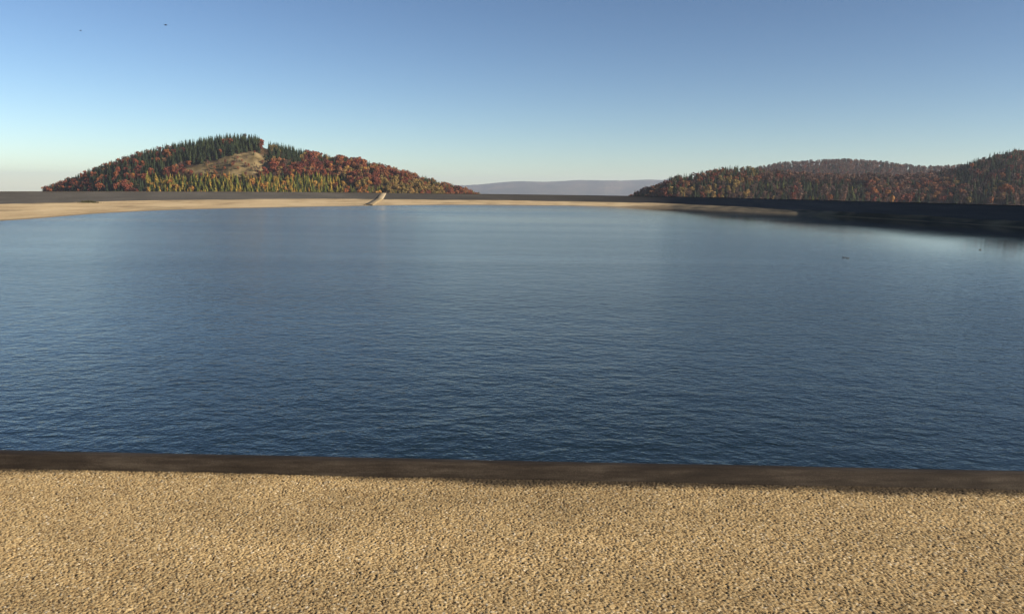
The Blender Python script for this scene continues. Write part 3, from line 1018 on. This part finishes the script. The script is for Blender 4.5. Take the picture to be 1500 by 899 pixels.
for px, sd, ln, lab in ((129, 1, 6.5, 'long dark weed clump at the toe of the left grey bank'),):
    p = bank_point(px, 0.08)
    o = link('weed_clump', weed_clump(sd, ln, 2.2, 0.75, 420), None, lab, 'weeds', loc=tuple(p))
    o.rotation_euler = (0, 0, 1.2)

# ------------------------------------------------------------------ birds
M_CROW = mat_plain('black_feathers', (0.010, 0.010, 0.012), 0.6, 0.3, 20)
M_DUCK = mat_plain('brown_feathers', (0.030, 0.024, 0.018), 0.7, 0.4, 25)


def body_of(rings):
    """rings: (x, z, half width, half height) from beak to tail -> closed tube."""
    V, F = [], []
    n = 10
    for x, z, w, h in rings:
        for k in range(n):
            a = 2 * math.pi * k / n
            V.append((x, w * math.cos(a), z + h * math.sin(a)))
    for i in range(len(rings) - 1):
        for k in range(n):
            F.append((i * n + k, i * n + (k + 1) % n, (i + 1) * n + (k + 1) % n, (i + 1) * n + k))
    return V, F


def flying_bird():
    V, F = body_of([(0.25, 0.0, .002, .002), (0.21, .002, .011, .011), (0.185, .006, .026, .028), (0.15, .004, .032, .034), (0.11, 0, .034, .036), (0.04, -.006, .052, .056), (-0.06, -.006, .050, .052), (-0.14, 0, .034, .030), (-0.20, .004, .040, .010), (-0.30, .008, .062, .004), (-0.32, .008, .058, .002)])
    for s in (-1, 1):                                   # wings, joined into the shoulders, tips fingered
        pts = [(0.00, 0.03, 0.01, .13), (0.03, 0.14, .055, .15), (0.045, 0.26, .085, .14), (0.01, 0.36, .080, .11), (-0.05, 0.44, .065, .05)]
        b = len(V)
        for x, y, z, ch in pts:
            V += [(x + ch * .5, s * y, z), (x, s * y, z + .014), (x - ch * .5, s * y, z - .004), (x, s * y, z - .006)]
        for i in range(len(pts) - 1):
            for k in range(4):
                F.append((b + i * 4 + k, b + i * 4 + (k + 1) % 4, b + (i + 1) * 4 + (k + 1) % 4, b + (i + 1) * 4 + k))
        e = b + (len(pts) - 1) * 4
        F.append((e, e + 1, e + 2, e + 3))
        for q in range(4):                              # primary feathers
            y0, x0 = 0.40 + 0.02 * q, 0.015 - 0.035 * q
            c = len(V)
            V += [(x0, s * y0, .068), (x0 - .03, s * y0, .066), (x0 - .07 - .02 * q, s * (y0 + .12 - .02 * q), .06), (x0 - .045 - .02 * q, s * (y0 + .13 - .02 * q), .06)]
            F.append((c, c + 1, c + 2, c + 3))
    return mesh_np('flying_bird', np.array(V), np.array(F), M_CROW, smooth=True)


def swimming_bird():
    V, F = body_of([(-0.21, .075, .004, .003), (-0.17, .06, .03, .018), (-0.10, .035, .065, .05), (0.0, .025, .08, .065), (0.09, .03, .066, .06), (0.135, .06, .038, .045), (0.145, .11, .026, .030), (0.150, .155, .026, .028), (0.165, .185, .030, .028), (0.19, .188, .024, .022), (0.21, .182, .011, .009), (0.25, .176, .010, .004)])
    return mesh_np('swimming_bird', np.array(V), np.array(F), M_DUCK, smooth=True)


def along(px, py, dist):
    d = FW * FOCAL + RT * (px - 750) - UP * (py - 449.5)
    return EYEV + d / np.linalg.norm(d) * dist


def on_water(px, py):
    d = FW * FOCAL + RT * (px - 750) - UP * (py - 449.5)
    return EYEV - d * EYE / d[2]


fm, sm = flying_bird(), swimming_bird()
for px, py, dist, rz, rx, lab in ((242.5, 37, 118, 0.5, 0.15, 'larger dark bird gliding in the blue sky above the left hill'), (118, 45.3, 205, 0.8, -0.1, 'tiny faint bird farther off left of the larger gliding bird')):
    o = link('flying_bird', fm, None, lab, 'bird', loc=tuple(along(px, py, dist)))
    o.rotation_euler = (rx, 0, rz)
for px, py, rz, lab in ((1236, 377.3, 2.9, 'dark waterfowl leading a pair swimming on the open water'), (1241.5, 378.3, 3.0, 'smaller waterfowl following close behind the leading one'), (1435.5, 366.2, 0.3, 'lone waterfowl on the calm water below the black right bank')):
    p = on_water(px, py)
    o = link('swimming_bird', sm, None, lab, 'waterfowl', loc=(p[0], p[1], -0.02))
    o.scale = (0.8, 0.8, 0.8)
    o.rotation_euler = (0, 0, rz)

# ------------------------------------------------------------------ haze
HAZE = 0.6e-4
hb = np.array([(x, y, z) for x in (-14000, 14000) for y in (-420, 15200) for z in (-345, 230)], float)
hf = np.array([(0, 1, 3, 2), (4, 6, 7, 5), (0, 4, 5, 1), (2, 3, 7, 6), (0, 2, 6, 4), (1, 5, 7, 3)])
hm = bpy.data.materials.new('haze')
hm.use_nodes = True
nt = hm.node_tree
nt.nodes.clear()
pv = nt.nodes.new('ShaderNodeVolumePrincipled')
pv.inputs['Color'].default_value = (0.70, 0.79, 0.95, 1)
pv.inputs['Density'].default_value = HAZE
pv.inputs['Anisotropy'].default_value = 0.2
mo = nt.nodes.new('ShaderNodeOutputMaterial')
nt.links.new(pv.outputs[0], mo.inputs['Volume'])
link('haze', mesh_np('haze', hb, hf, hm), 'stuff', 'thin autumn haze lying over the water and the hills', 'haze')

# ------------------------------------------------------------------ light
SKYG = 1.3
SUN_AZ, SUN_EL = math.radians(112), math.radians(18)     # azimuth clockwise from the view direction
S = Vector((math.sin(SUN_AZ) * math.cos(SUN_EL), math.cos(SUN_AZ) * math.cos(SUN_EL), math.sin(SUN_EL)))
sl = bpy.data.lights.new('sun', 'SUN')
sl.energy = 5.0
sl.angle = math.radians(0.5)
sl.color = (1.0, 0.87, 0.70)
so = bpy.data.objects.new('sun', sl)
COL.objects.link(so)
so.rotation_euler = S.to_track_quat('Z', 'Y').to_euler()

w = bpy.data.worlds.new('World')
SC.world = w
w.use_nodes = True
nt = w.node_tree
bg = nt.nodes['Background']
sky = nt.nodes.new('ShaderNodeTexSky')
sky.sky_type = 'NISHITA'
sky.sun_disc = False
sky.sun_elevation = SUN_EL
sky.sun_rotation = SUN_AZ
sky.altitude = 700
sky.air_density = 0.8
sky.dust_density = 0.3
sky.ozone_density = 1.0
gm = nt.nodes.new('ShaderNodeGamma')
gm.inputs['Gamma'].default_value = SKYG
sv = nt.nodes.new('ShaderNodeVectorMath')
sv.operation = 'MULTIPLY'
sv.inputs[1].default_value = (0.680, 0.700, 0.725)
nt.links.new(sky.outputs[0], sv.inputs[0])
nt.links.new(sv.outputs[0], gm.inputs['Color'])
nt.links.new(gm.outputs[0], bg.inputs['Color'])
bg.inputs['Strength'].default_value = 0.05

vs = SC.view_settings
vs.view_transform = 'Standard'
vs.look = 'None'
vs.gamma = 1
vs.use_curve_mapping = False
vs.exposure = 1.15
cy = SC.cycles
cy.use_denoising = True
cy.max_bounces = 6
cy.volume_bounces = 0
cy.sample_clamp_indirect = 5
